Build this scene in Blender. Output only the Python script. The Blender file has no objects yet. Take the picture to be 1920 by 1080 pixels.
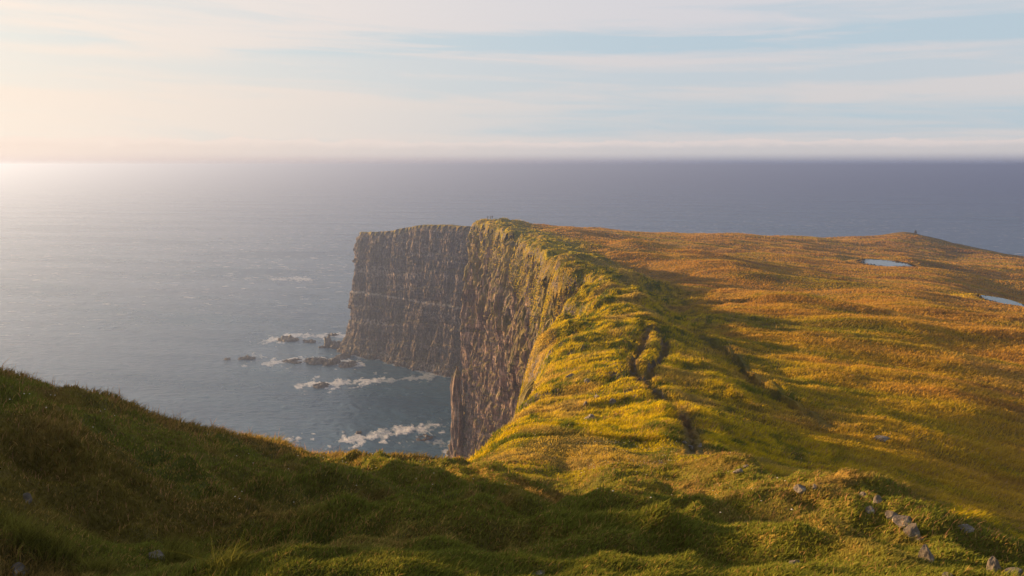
import bpy, bmesh, math
import numpy as np
from mathutils import Vector, Matrix
rng = np.random.default_rng(7)
S = bpy.context.scene
COL = S.collection
R_ = math.radians

# ------------------------------------------------------------------ camera
H = 150.0                       # eye height above the sea
F = 28/36*1920
PITCH = math.atan((540-309.5)/F)
cam = bpy.data.cameras.new('camera'); cam.lens = 28; cam.sensor_width = 36
cam.clip_start = 0.1; cam.clip_end = 400000
co = bpy.data.objects.new('camera', cam); COL.objects.link(co)
co.location = (0, 0, H); co.rotation_euler = (math.pi/2-PITCH, 0, 0)
S.camera = co
cp, sp = math.cos(PITCH), math.sin(PITCH)

def ray(px, py):
    dx = px-960.0; up = 540.0-py
    return dx, F*cp+up*sp, -F*sp+up*cp
def PT(px, py, Y):              # point seen at (px,py) at forward distance Y
    x, y, z = ray(px, py); k = Y/y
    return x*k, Y, H+z*k
def SEA(px, py, z=0.0):
    x, y, zz = ray(px, py); k = (z-H)/zz
    return x*k, y*k

# ------------------------------------------------------------------ noise
_p = rng.permutation(512).astype(np.int64)
def _h(ix, iy, iz=0, seed=0):
    return _p[(_p[(_p[(ix+seed*17) & 511]+iy) & 511]+iz+seed*31) & 511]
_ang = np.linspace(0, 2*np.pi, 512, endpoint=False)
_gx, _gy = np.cos(_ang), np.sin(_ang)
def n2(x, y, seed=0):
    x = np.asarray(x, float); y = np.asarray(y, float)
    ix = np.floor(x).astype(np.int64); iy = np.floor(y).astype(np.int64)
    fx = x-ix; fy = y-iy
    u = fx*fx*fx*(fx*(fx*6-15)+10); v = fy*fy*fy*(fy*(fy*6-15)+10)
    def g(a, b):
        h = _h(ix+a, iy+b, 0, seed)
        return _gx[h]*(fx-a)+_gy[h]*(fy-b)
    a = g(0, 0); b = g(1, 0); c = g(0, 1); d = g(1, 1)
    return ((a*(1-u)+b*u)*(1-v)+(c*(1-u)+d*u)*v)*1.5
_g3 = rng.normal(size=(512, 3)); _g3 /= np.linalg.norm(_g3, axis=1)[:, None]
def n3(x, y, z, seed=0):
    ix = np.floor(x).astype(np.int64); iy = np.floor(y).astype(np.int64); iz = np.floor(z).astype(np.int64)
    fx = x-ix; fy = y-iy; fz = z-iz
    u = fx*fx*(3-2*fx); v = fy*fy*(3-2*fy); w = fz*fz*(3-2*fz)
    out = 0
    for a in (0, 1):
        for b in (0, 1):
            for c in (0, 1):
                g = _g3[_h(ix+a, iy+b, iz+c, seed)]
                out = out+(g[..., 0]*(fx-a)+g[..., 1]*(fy-b)+g[..., 2]*(fz-c)) * \
                    (u if a else 1-u)*(v if b else 1-v)*(w if c else 1-w)
    return out*1.6
def fbm(x, y, o=4, seed=0, rough=.5):
    s = 0; a = 1; t = 0
    for i in range(o):
        s = s+a*n2(x*2**i+i*13.7, y*2**i-i*7.3, seed+i); t += a; a *= rough
    return s/t*1.4
def fbm3(x, y, z, o=3, seed=0, rough=.5):
    s = 0; a = 1; t = 0
    for i in range(o):
        s = s+a*n3(x*2**i+i*13.7, y*2**i-i*7.3, z*2**i, seed+i); t += a; a *= rough
    return s/t*1.4
def ridged(x, y, o=3, seed=0):
    s = 0; a = 1; t = 0
    for i in range(o):
        s = s+a*(1-np.abs(n2(x*2**i+i*3.7, y*2**i, seed+i))*2.2); t += a; a *= .5
    return s/t
def sstep(a, b, x):
    t = np.clip((x-a)/(b-a), 0, 1); return t*t*(3-2*t)

SUN_AZ, SUN_EL = R_(-62), R_(8.2)        # azimuth from +Y, negative is to the left
sdx, sdy = math.sin(SUN_AZ), math.cos(SUN_AZ)

# ------------------------------------------------------------------ cliff rim in plan
rim_ctl = [(-420, -160), (-150, -70), (-80, -14), (-58, 16), (-40, 31), (-27, 33), (-20, 28), (-16, 22.5), (-12, 17.2), (-10.3, 16), (-7.9, 18), (-4.9, 23), (-2.3, 33), (0, 53), (3.6, 76), (3.8, 90), (5.0, 100), (10.6, 107), (12.4, 117),  # bulge left of view added to carry the shading knoll
           (9.0, 127), (9.6, 137), (15.4, 145), (16.0, 156), (11.0, 168), (12.6, 184), (10.5, 200), (8.5, 230), (3.5, 290), (-4, 335), (-14, 385), (-19.5, 400),
           (-17, 413), (-6, 428), (12, 455), (22, 485), (20, 512), (8, 540), (-24, 562), (-74, 601), (-118, 634),
           (-123, 646), (-110, 662), (-60, 680), (60, 730), (300, 900), (560, 1120), (900, 1300)]
rc = np.array(rim_ctl, float)
def catmull(P, n):
    out = []
    for i in range(len(P)-1):
        p0 = P[max(i-1, 0)]; p1 = P[i]; p2 = P[i+1]; p3 = P[min(i+2, len(P)-1)]
        L = np.linalg.norm(p2-p1); m = max(int(L/n), 2)
        t = np.linspace(0, 1, m, endpoint=False)[:, None]
        a = .5*(2*p1+(p2-p0)*t+(2*p0-5*p1+4*p2-p3)*t*t+(-p0+3*p1-3*p2+p3)*t**3)
        out.append(a)
    out.append(P[-1:]); return np.vstack(out)
rim = catmull(rc, 1.2)
def resample(P, step):
    d = np.r_[0, np.cumsum(np.linalg.norm(np.diff(P, axis=0), axis=1))]
    n = int(d[-1]/step); s = np.linspace(0, d[-1], n)
    return np.c_[np.interp(s, d, P[:, 0]), np.interp(s, d, P[:, 1])], s
rim, rs = resample(rim, 1.5)
tg = np.gradient(rim, axis=0); tg /= np.linalg.norm(tg, axis=1)[:, None]
outn = np.c_[-tg[:, 1], tg[:, 0]]         # to the left of travel = seaward
rng_r = np.hypot(rim[:, 0], rim[:, 1])
amp = sstep(60, 140, rng_r)*(rim[:, 1] > 0)*(1-sstep(800, 900, rng_r))
far = sstep(430, 540, rim[:, 1])
sc = amp*(3.4*fbm(rs/24, rs*0+3.3, 3, 5, .6)+2.3*np.abs(n2(rs/11, rs*0+1.3, 6))*2-1.2+1.2*n2(rs/4.5, rs*0+.4, 9))*(1-.35*far)
sc = sc+sstep(20, 60, rng_r)*(1-sstep(60, 140, rng_r))*1.0*n2(rs/9, rs*0+.3, 8)
rim = rim+outn*sc[:, None]
for _ in range(1):
    rim[1:-1] = (rim[:-2]+2*rim[1:-1]+rim[2:])/4

def signed_rim(X, Y):
    """distance to the rim, positive inland"""
    sh = X.shape; x = X.ravel().astype(np.float32); y = Y.ravel().astype(np.float32)
    A = rim[:-1].astype(np.float32); B = rim[1:].astype(np.float32); D = B-A; L2 = (D**2).sum(1)
    out = np.empty(x.shape, np.float32)
    # coarse pre-selection by chunks of neighbouring points
    N = 2048
    for i in range(0, len(x), N):
        xs = x[i:i+N]; ys = y[i:i+N]
        cx, cy = xs.mean(), ys.mean(); rad = np.hypot(xs-cx, ys-cy).max()
        dc = np.hypot((A[:, 0]-cx), (A[:, 1]-cy)); m = dc.min()
        sel = np.nonzero(dc < m+2*rad+6)[0]
        if len(sel) > 90 and m > 60: sel = sel[::4]
        a = A[sel]; d = D[sel]; l2 = L2[sel]
        px = xs[:, None]-a[None, :, 0]; py = ys[:, None]-a[None, :, 1]
        t = np.clip((px*d[:, 0]+py*d[:, 1])/l2, 0, 1)
        qx = px-t*d[:, 0]; qy = py-t*d[:, 1]; dd = qx*qx+qy*qy
        k = dd.argmin(1); r = np.arange(len(xs))
        cr = d[k, 0]*py[r, k]-d[k, 1]*px[r, k]
        out[i:i+N] = np.sqrt(dd[r, k])*np.where(cr > 0, -1, 1)
    return out.reshape(sh)

# ------------------------------------------------------------------ terrain control surface
CT = {
 -60: [(4, 960), (6, 870), (10, 755), (14, 685), (17, 668), (22, 672), (28, 700)],
 0: [(4, 1000), (6, 900), (10, 780), (14, 712), (16, 698), (30, 740)],
 150: [(4, 1030), (6, 945), (10, 815), (14, 750), (17, 738), (30, 770)],
 300: [(4, 1045), (7, 945), (11, 855), (16, 795), (18, 786), (30, 820)],
 470: [(4, 1055), (7, 975), (12, 885), (17, 835), (20.5, 828), (34, 860)],
 640: [(4, 1065), (8, 985), (14, 910), (20, 870), (23, 863), (40, 900)],
 850: [(4, 1080), (7, 1015), (11, 945), (16, 888), (23, 893), (33, 874), (60, 850), (400, 425), (420, 425), (560, 428), (600, 421), (680, 445)],
 670: [(600, 440), (640, 435), (655, 436), (700, 452)],
 790: [(560, 425), (590, 421), (640, 430), (700, 452)],
 885: [(25, 905), (34, 868), (398, 421), (420, 428), (530, 430), (556, 424), (650, 445)],
 905: [(370, 428), (392, 416), (405, 411.5), (430, 426), (560, 432)],
 960: [(4, 1080), (7, 1020), (10, 965), (14, 912), (20, 935), (24, 905), (30, 860), (38, 805), (46, 802), (55, 772), (62, 768), (335, 431), (380, 421.5), (402, 418.5), (440, 425), (540, 440)],
 1010: [(30, 860), (38, 800), (44, 805), (55, 752), (66, 722), (78, 690), (265, 462), (290, 452), (330, 438), (400, 424), (440, 428), (600, 450)],
 1060: [(4, 1080), (7, 1030), (10, 985), (13, 950), (18, 970), (23, 925), (30, 865), (38, 796), (44, 795), (56, 735), (70, 690), (85, 640), (98, 607), (115, 585), (130, 570), (150, 535), (172, 512), (200, 496), (240, 473), (300, 450), (360, 434), (420, 426.5), (460, 432), (620, 455)],
 1130: [(4, 1080), (8, 1028), (15, 955), (22, 905), (30, 855), (38, 800), (44, 792), (58, 720), (72, 668), (88, 615), (105, 588), (125, 555), (150, 519), (165, 527), (200, 503), (260, 472), (350, 445), (430, 431), (480, 437), (640, 458)],
 1200: [(4, 1082), (8, 1025), (15, 955), (22, 905), (30, 862), (38, 805), (46, 775), (58, 712), (75, 652), (92, 600), (112, 570), (125, 562), (140, 567), (170, 535), (250, 488), (340, 455), (430, 436), (480, 441), (660, 462)],
 1270: [(4, 1085), (8, 1022), (14, 960), (22, 905), (28, 868), (38, 808), (48, 770), (60, 712), (78, 650), (94, 612), (102, 604), (118, 609), (145, 568), (200, 520), (300, 475), (430, 438.5), (490, 443), (680, 466)],
 1330: [(4, 1088), (8, 1022), (14, 955), (20, 905), (26, 868), (40, 815), (60, 715), (80, 655), (110, 602), (150, 560), (210, 515), (310, 471), (440, 440), (500, 446), (680, 468)],
 1400: [(4, 1090), (8, 1018), (13, 950), (18, 905), (22, 882), (30, 888), (40, 835), (60, 728), (80, 662), (90, 640), (120, 603), (165, 553), (240, 502), (330, 468), (450, 442), (510, 447), (700, 470)],
 1500: [(4, 1082), (7, 1022), (10, 968), (14, 918), (20, 942), (30, 922), (38, 868), (48, 808), (60, 742), (80, 672), (94, 640), (130, 603), (180, 550), (260, 500), (340, 470), (460, 444.5), (520, 449), (700, 474)],
 1600: [(4, 1080), (7, 1010), (10, 955), (12, 938), (18, 975), (30, 940), (42, 855), (60, 756), (80, 682), (130, 608), (200, 542), (300, 495), (390, 468), (470, 446.5), (530, 451), (700, 480)],
 1700: [(4, 1085), (7, 1012), (10, 968), (14, 1002), (22, 1005), (32, 955), (42, 878), (54, 800), (75, 705), (110, 635), (160, 573), (230, 524), (298, 495), (380, 479), (440, 456), (475, 443.5), (540, 456), (700, 498)],
 1800: [(4, 1090), (6, 1040), (8, 1012), (11, 1045), (18, 1045), (28, 975), (42, 898), (56, 800), (76, 712), (110, 642), (160, 580), (230, 531), (300, 503), (400, 483), (450, 466), (490, 458), (560, 472), (700, 515)],
 1900: [(4, 1110), (6.5, 1062), (9, 1090), (16, 1100), (25, 1040), (34, 972), (46, 895), (58, 805), (80, 712), (118, 628), (165, 585), (215, 560), (260, 530), (330, 503), (430, 481.5), (500, 482), (600, 505), (760, 560)],
 2050: [(4, 1120), (6, 1080), (9, 1110), (16, 1110), (26, 1040), (46, 895), (80, 722), (118, 645), (175, 590), (260, 540), (330, 515), (430, 500), (520, 505), (760, 590)],
}
pts = []
for px, L in CT.items():
    for Y, py in L:
        x, y, z = PT(px, py, Y)
        r = math.hypot(x, y)
        pts.append((math.degrees(math.atan2(x, y)), math.log(r), (H-z)/r))
for a, L in ((-36.7, ((4, 1.75), (10, 2.4), (15, 2.9), (20, 3.8), (26, 4.2), (31, 4.8))), (-40.5, ((4, 1.7), (10, 2.0), (15, 2.1), (20, 3.1), (26, 3.5), (32, 3.8), (38, 4.6))),
             (-45, ((4, 1.6), (10, 1.6), (20, .5), (28, .0), (34, .2), (42, 2.0))), (-50, ((3, 1.6), (8, 1.5), (15, .6), (24, -.8), (36, .6))), (-60, ((3, 1.6), (8, 1.3), (15, .3), (27, -1.2), (44, 1.5))), (-68, ((3, 1.6), (8, 1.3), (15, .1), (28, -1.6), (50, 1.5)))):  # unseen ground left of view, raised into a knoll to shade the foreground
    for r, d in L: pts.append((a, math.log(r), d/r))
for a in range(-40, 46, 8):               # ground right around the tripod
    for r in (1.2, 2.4):
        pts.append((a, math.log(r), (1.65+.02*r)/r))
pts = np.array(pts)
def warp(a, w): return np.c_[a/11.0, w*1.35]
TP = warp(pts[:, 0], pts[:, 1])
# work with drop/r**.8-like quantity: t*r^0.75 is smoother near the camera
EX = .45
val = pts[:, 2]*np.exp(pts[:, 1])**EX
def K(r2): return np.where(r2 > 1e-12, .5*r2*np.log(np.maximum(r2, 1e-12)), 0)
n = len(TP)
d2 = ((TP[:, None]-TP[None])**2).sum(-1)
A_ = np.zeros((n+3, n+3)); A_[:n, :n] = K(d2)+np.eye(n)*2e-4
A_[:n, n] = 1; A_[:n, n+1:] = TP; A_[n, :n] = 1; A_[n+1:, :n] = TP.T
W_ = np.linalg.solve(A_, np.r_[val, 0, 0, 0])
# tabulate on a coarse grid
ga = np.linspace(-70, 44, 343); gw = np.linspace(math.log(1.2), math.log(800), 330)
GA, GW = np.meshgrid(ga, gw)
Q = warp(GA.ravel(), GW.ravel()); res = np.empty(len(Q))
for i in range(0, len(Q), 8192):
    q = Q[i:i+8192]
    res[i:i+8192] = K(((q[:, None]-TP[None])**2).sum(-1))@W_[:n]+W_[n]+q@W_[n+1:]
TT = (res.reshape(GA.shape))/np.exp(GW)**EX
def bil(T, a, w):
    fa = np.clip((a-ga[0])/(ga[1]-ga[0]), 0, len(ga)-1.001); fw = np.clip((w-gw[0])/(gw[1]-gw[0]), 0, len(gw)-1.001)
    i = fw.astype(int); j = fa.astype(int); u = fw-i; v = fa-j
    return (T[i, j]*(1-u)*(1-v)+T[i+1, j]*u*(1-v)+T[i, j+1]*(1-u)*v+T[i+1, j+1]*u*v)

# features drawn on the ground: polylines given as picture points, resolved on the smooth surface
def base_h(X, Y):
    r = np.maximum(np.hypot(X, Y), 1.2); a = np.degrees(np.arctan2(X, Y))
    w = np.log(np.minimum(r, 800))
    t = bil(TT, np.clip(a, -70, 44), w)
    d = t*r
    flat = 1.65+.16*r+.00*r
    k = np.where(a < 0, sstep(72, 115, -a), sstep(46, 95, a))
    d = d*(1-k)+flat*k*np.exp(-r/900)+k*(1-np.exp(-r/900))*d
    return H-np.minimum(d, 148+0*d)
def hit(px, py, lo=2.0, hi=700.0, fn=base_h):
    x, y, z = ray(px, py); h = math.hypot(x, y)
    r = np.exp(np.linspace(math.log(lo), math.log(hi), 3000))
    X = x/h*r; Y = y/h*r; Z = H+z/h*r
    g = fn(X, Y)
    k = np.nonzero(g >= Z)[0]
    if len(k) == 0: k = [int(np.argmin(Z-g))]
    k = k[0]; return np.array([X[k], Y[k], g[k]])
def polyhit(L, lo=2.0): return np.array([hit(a, b, lo)[:2] for a, b in L])
def densify(P, step):
    return resample(catmull(P, step), step)[0]
def dist_line(X, Y, P):
    """unsigned distance and signed side to a polyline, only near it"""
    D = np.full(X.shape, 1e3); Sg = np.zeros(X.shape); T = np.zeros(X.shape)
    m = (X > P[:, 0].min()-8) & (X < P[:, 0].max()+8) & (Y > P[:, 1].min()-8) & (Y < P[:, 1].max()+8)
    x = X[m]; y = Y[m]; best = np.full(x.shape, 1e3); sg = np.zeros(x.shape); tt = np.zeros(x.shape)
    for i in range(len(P)-1):
        a = P[i]; d = P[i+1]-a; l2 = (d**2).sum()+1e-9
        t = np.clip(((x-a[0])*d[0]+(y-a[1])*d[1])/l2, 0, 1)
        qx = x-a[0]-t*d[0]; qy = y-a[1]-t*d[1]; dd = np.hypot(qx, qy); b = dd < best
        best = np.where(b, dd, best); sg = np.where(b, np.sign(d[0]*(y-a[1])-d[1]*(x-a[0])), sg); tt = np.where(b, (i+t)/(len(P)-1), tt)
    D[m] = best; Sg[m] = sg; T[m] = tt
    return D, Sg, T
rutA = densify(polyhit([(1218, 612), (1205, 640), (1192, 668), (1186, 700), (1205, 722), (1232, 745), (1256, 768), (1276, 792), (1292, 815), (1298, 838), (1302, 856)], 29), 1.0)
rutB = densify(polyhit([(1228, 614), (1246, 636), (1244, 660), (1228, 690), (1210, 722)], 40), 1.0)
rutC = densify(polyhit([(1205, 600), (1196, 628), (1172, 664), (1158, 690)], 40), 1.0)
scarp = densify(polyhit([(1290, 618), (1345, 645), (1390, 672), (1404, 700), (1450, 735), (1500, 765), (1555, 800)], 40), 2.0)
scarp2 = densify(polyhit([(1862, 490), (1800, 512), (1740, 527), (1690, 533)], 150), 4.0)
pond1 = hit(1660, 497, 150); pond2 = hit(1881, 575, 100)
hillP = hit(1722, 452, 380)

def pond_d(X, Y):
    e1 = np.hypot((X-pond1[0])/7.0, (Y-pond1[1])/13.0)
    u = (X-pond2[0]); v = (Y-pond2[1]); c, s = 1.0, 0.0
    e2 = np.hypot((u*c-v*s)/2.1, (u*s+v*c)/8.0)
    return e1, e2

def height(X, Y, sd=None, fine=True):
    z = base_h(X, Y)
    if sd is None: sd = signed_rim(X, Y)
    r = np.hypot(X, Y)
    a = np.degrees(np.arctan2(X, Y))
    # along / across the light for wind-combed streaks on the plateau
    al = X*sdx+Y*sdy; ac = X*sdy-Y*sdx; bl = -.74*X+.67*Y; bc = .67*X+.74*Y
    near = 1-sstep(16, 40, r)
    ridge = sstep(26, 50, r)*(1-sstep(14, 34, sd))*(1-sstep(425, 450, Y)*.5)
    plat = sstep(12, 34, sd)*sstep(28, 60, r)
    pe1, pe2 = pond_d(X, Y); pk = sstep(1.1, 2.2, pe1)*sstep(1.2, 3, pe2)
    # foreground humps
    nn = near*sstep(2.2, 6, r)
    z = z+nn*(.35+.65*sstep(0, 3.5, sd))*(.50*fbm(X/4.2, Y/4.2, 3, 11)+.13*ridged(X/.95+.4, Y/1.5, 2, 15)+.36*ridged((X*.62+Y*.78)/1.9, (Y*.62-X*.78)/5.5, 2, 14)-.17)
    z = z+near*sstep(1.5, 4, r)*(.10*np.abs(fbm(X/.9, Y/.9, 2, 17))+.035*fbm(X/.3, Y/.3, 2, 19))
    # bumpy crest
    rs_ = np.clip(r/180, .45, 1)
    b1 = fbm(X/15, Y/22, 3, 23); b2 = 1-np.abs(fbm(X/15+.3*b1, Y/6.0+.04*X, 3, 27))*2.6; b3 = fbm(X/7, Y/2.4, 3, 29)
    z = z+ridge*rs_*(1-.6*sstep(370, 392, Y))*(2.0*b1+1.0*b2+.8*b3-.4)
    rb = 1-np.abs(n2(Y/8.5, X*0+4.4+.02*X, 45))*2.6+.4*n2(Y/3.5, X/9, 46)
    z = z+ridge*sstep(70, 110, Y)*(1-sstep(405, 425, Y))*1.5*rb*np.exp(-(sd/8)**2)
    # crest knolls throwing long streaks over the plateau
    kn = ridge*sstep(95, 150, Y)*(1-sstep(405, 430, Y))*np.exp(-((sd-11)/8.0)**2)
    z = z+kn*3.4*np.clip(fbm(Y/26, X*0+2.1, 2, 31)+.12, -.3, 1)
    # plateau: streaks, swells, tussocks
    qq = (1-.9*np.exp(-((X-pond1[0]*.86)/38)**2-((Y-pond1[1]*.86)/75)**2))*(1-.9*np.exp(-((X-pond2[0]*.86)/24)**2-((Y-pond2[1]*.84)/48)**2))
    z = z+plat*pk*qq*(np.minimum(.026*r, 6.0)*n2(bl/82, bc/30, 33)*sstep(50, 120, r)*(1-.9*sstep(250, 390, r))+np.minimum(.013*r, 3.0)*n2(al/36, ac/16, 35)*sstep(50, 100, r)*(1-.6*sstep(280, 400, r))
                +.42*n2(al/13, ac/5, 36)+.09*fbm(bl/5.0, bc/1.6, 2, 37)+.035*fbm(al/1.6, ac/.9, 2, 39))
    # the knoll with the cairn
    z = z+2.2*np.exp(-(((X-hillP[0]-5)/24)**2+((Y-hillP[1]-22)/30)**2))
    # ponds
    w1 = pond1[2]+.5; w2 = pond2[2]+1.1
    k1 = 1-sstep(.9, 1.9, pe1); z = z*(1-k1)+(w1+.5*(pe1-1.0)*1.2)*k1
    k2 = 1-sstep(.9, 2.7, pe2); z = z*(1-k2)+(w2+.45*(pe2-1.0)*1.2)*k2
    z = z+np.exp(-((pe1-2.2)/.5)**2)*.8*sstep(-.3, .6, (Y-pond1[1])/15)
    # footpath ruts and scarps
    if fine:
        for P, dp, wd in ((rutA, .50, .36), (rutB, .50, .40), (rutC, .35, .35)):
            D, sg, T = dist_line(X, Y, P); e = sstep(0, .12, T)*(1-sstep(.93, 1, T))
            D = np.abs(D+.22*n2(X/1.5, Y/1.5, 41))
            rq = np.clip(r/75, .5, 1); z = z-dp*rq*e*np.exp(-(D/(wd*rq))**4)+.16*e*np.exp(-((D-1.2)/.6)**2)
        for P, dp in ((scarp, .65),):
            D, sg, T = dist_line(X, Y, P); e = sstep(0, .2, T)*(1-sstep(.8, 1, T))
            wv = 1.0 if dp > 0 else 3.5
            z = z+dp*e*np.where(sg > 0, .5*np.exp(-(D/(2.2*wv))**2), -.55*np.exp(-(D/(1.8*wv))**2))
    # rounding over the rim
    out = np.maximum(-sd, 0)
    sc_ = np.clip(r/60, .35, 1)
    z = z-np.maximum(1.6*sc_-sd, 0)**2*.12/sc_*np.clip(sc_, .3, 1)-(out*.9+.5*out**2)
    return z

# ------------------------------------------------------------------ mesh helpers
def link_mesh(name, V, Fq, mat=None, parent=None, smooth=True, attrs=None, tri=None):
    me = bpy.data.meshes.new(name)
    V = np.asarray(V, np.float32); Fq = np.asarray(Fq, np.int32)
    k = Fq.shape[1]; extra = 0 if tri is None else len(tri)
    me.vertices.add(len(V)); me.vertices.foreach_set('co', V.ravel())
    loops = Fq.ravel(); starts = np.arange(len(Fq))*k; tot = np.full(len(Fq), k)
    if extra:
        tri = np.asarray(tri, np.int32)
        starts = np.r_[starts, len(loops)+np.arange(extra)*3]; tot = np.r_[tot, np.full(extra, 3)]
        loops = np.r_[loops, tri.ravel()]
    me.loops.add(len(loops)); me.loops.foreach_set('vertex_index', loops.astype(np.int32))
    me.polygons.add(len(starts)); me.polygons.foreach_set('loop_start', starts.astype(np.int32))
    me.update(calc_edges=True)
    me.polygons.foreach_set('use_smooth', np.full(len(starts), smooth))
    if attrs:
        for an, av in attrs.items():
            av = np.asarray(av, np.float32)
            if av.ndim == 1:
                at = me.attributes.new(an, 'FLOAT', 'POINT'); at.data.foreach_set('value', av)
            else:
                at = me.attributes.new(an, 'FLOAT_COLOR', 'POINT')
                at.data.foreach_set('color', np.c_[av, np.ones(len(av))].astype(np.float32).ravel())
    if mat: me.materials.append(mat)
    o = bpy.data.objects.new(name, me); COL.objects.link(o)
    if parent: o.parent = parent
    return o
def grid_faces(nr, nc):
    i = np.arange(nr*nc).reshape(nr, nc)
    return np.c_[i[:-1, :-1].ravel(), i[:-1, 1:].ravel(), i[1:, 1:].ravel(), i[1:, :-1].ravel()]
def compact(V, Fc, attrs=None):
    used = np.zeros(len(V), bool); used[Fc.ravel()] = True
    idx = np.cumsum(used)-1
    at = {k: v[used] for k, v in (attrs or {}).items()}
    return V[used], idx[Fc], at
def tag(o, label=None, cat=None, group=None, kind=None):
    if label: o['label'] = label
    if cat: o['category'] = cat
    if group: o['group'] = group
    if kind: o['kind'] = kind
    return o

# ------------------------------------------------------------------ material helpers
class NT:
    def __init__(s, name):
        s.m = bpy.data.materials.new(name); s.m.use_nodes = True; s.t = s.m.node_tree; s.t.nodes.clear()
        s.out = s.t.nodes.new('ShaderNodeOutputMaterial')
    def n(s, ty, **kw):
        nd = s.t.nodes.new(ty)
        for k, v in kw.items():
            if k.startswith('_'): setattr(nd, k[1:], v)
            else:
                key = k.replace('__', ' ')
                nd.inputs[int(key[1:]) if key[0] == 'i' and key[1:].isdigit() else key].default_value = v
        return nd
    def l(s, a, b): s.t.links.new(a, b)
    def pos(s, sc=(1, 1, 1), rot=(0, 0, 0)):
        g = s.n('ShaderNodeNewGeometry'); m = s.n('ShaderNodeMapping'); m.inputs['Scale'].default_value = sc
        v = g.outputs['Position']
        if any(rot):
            m0 = s.n('ShaderNodeMapping'); m0.inputs['Rotation'].default_value = rot; s.l(v, m0.inputs['Vector']); v = m0.outputs[0]
        s.l(v, m.inputs['Vector']); return m.outputs[0]
    def noise(s, sc=(1, 1, 1), det=4, rough=.55, rot=(0, 0, 0), dist=0.0):
        q = s.n('ShaderNodeTexNoise', Scale=1.0, Detail=det, Roughness=rough, Distortion=dist); s.l(s.pos(sc, rot), q.inputs['Vector']); return q.outputs['Fac']
    def ramp(s, fac, stops, interp='LINEAR'):
        r = s.n('ShaderNodeValToRGB'); cr = r.color_ramp; cr.interpolation = interp
        while len(cr.elements) < len(stops): cr.elements.new(.5)
        for e, (p, c) in zip(cr.elements, stops):
            e.position = p; e.color = (*(c if hasattr(c, '__len__') else (c, c, c)), 1)
        s.l(fac, r.inputs['Fac']); return r.outputs['Color']
    def mix(s, fac, a, b, mode='MIX'):
        x = s.n('ShaderNodeMix', _data_type='RGBA', _blend_type=mode)
        for k, v in ((0, fac), (6, a), (7, b)):
            if hasattr(v, 'is_linked') or hasattr(v, 'links'): s.l(v, x.inputs[k])
            else: x.inputs[k].default_value = (*v, 1) if hasattr(v, '__len__') else v
        return x.outputs[2]
    def math(s, op, a, b=0.0, clamp=False):
        x = s.n('ShaderNodeMath', _operation=op, _use_clamp=clamp)
        for k, v in ((0, a), (1, b)):
            if hasattr(v, 'links'): s.l(v, x.inputs[k])
            else: x.inputs[k].default_value = v
        return x.outputs[0]
    def attr(s, name):
        return s.n('ShaderNodeAttribute', _attribute_name=name)
    def bump(s, h, strength, dist, normal=None):
        b = s.n('ShaderNodeBump', Strength=strength, Distance=dist); s.l(h, b.inputs['Height'])
        if normal: s.l(normal, b.inputs['Normal'])
        return b.outputs[0]
    def bsdf(s, col, rough=.8, spec=.3, normal=None, **kw):
        p = s.n('ShaderNodeBsdfPrincipled', Roughness=rough if not hasattr(rough, 'links') else .5)
        if hasattr(rough, 'links'): s.l(rough, p.inputs['Roughness'])
        p.inputs['Specular IOR Level'].default_value = spec
        if hasattr(col, 'links'): s.l(col, p.inputs['Base Color'])
        else: p.inputs['Base Color'].default_value = (*col, 1)
        if normal: s.l(normal, p.inputs['Normal'])
        s.l(p.outputs[0], s.out.inputs['Surface']); return p

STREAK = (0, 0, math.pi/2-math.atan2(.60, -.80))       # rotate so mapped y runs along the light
# land ---------------------------------------------------------------
G = dict(green=(.105, .125, .014), lime=(.44, .335, .010), orange=(.40, .222, .038), straw=(.46, .30, .10), dark=(.060, .062, .013),
         brown=(.125, .055, .024), rust=(.26, .105, .028))
def land_mat():
    t = NT('turf')
    base = t.attr('tint').outputs['Color']
    fine = t.noise((3, 3, 3), 5, .7)
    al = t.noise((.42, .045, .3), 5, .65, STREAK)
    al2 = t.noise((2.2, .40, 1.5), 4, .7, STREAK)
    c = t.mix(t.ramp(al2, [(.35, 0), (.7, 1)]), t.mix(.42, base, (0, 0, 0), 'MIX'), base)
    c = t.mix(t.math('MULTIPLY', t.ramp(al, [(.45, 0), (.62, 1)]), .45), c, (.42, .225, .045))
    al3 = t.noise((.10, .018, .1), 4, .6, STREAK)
    c = t.mix(t.math('MULTIPLY', t.ramp(al3, [(.42, 1), (.55, 0)]), .5), c, (.085, .080, .018))  # broad dark streaks: turf colour variety plus painted plateau shadow bands
    c = t.mix(t.math('MULTIPLY', t.ramp(fine, [(.40, 1), (.55, 0)]), .35), c, (.045, .04, .012))  # low spots of the bump darkened, painting fine shading into the turf
    rock = t.attr('rock').outputs['Fac']
    rn = t.noise((1.2, 1.2, 2.2), 6, .7)
    rc_ = t.ramp(rn, [(.3, (.035, .028, .024)), (.5, (.10, .085, .075)), (.7, (.24, .20, .17))])
    c = t.mix(rock, c, rc_)
    b = t.bump(fine, .55, .25); b = t.bump(al2, .6, .5, b)
    nz = t.noise((14, 14, 14), 3, .7); b = t.bump(nz, .5, .06, b)
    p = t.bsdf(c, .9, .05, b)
    p.inputs['Sheen Weight'].default_value = .0
    return t.m

TURF = land_mat()

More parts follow.
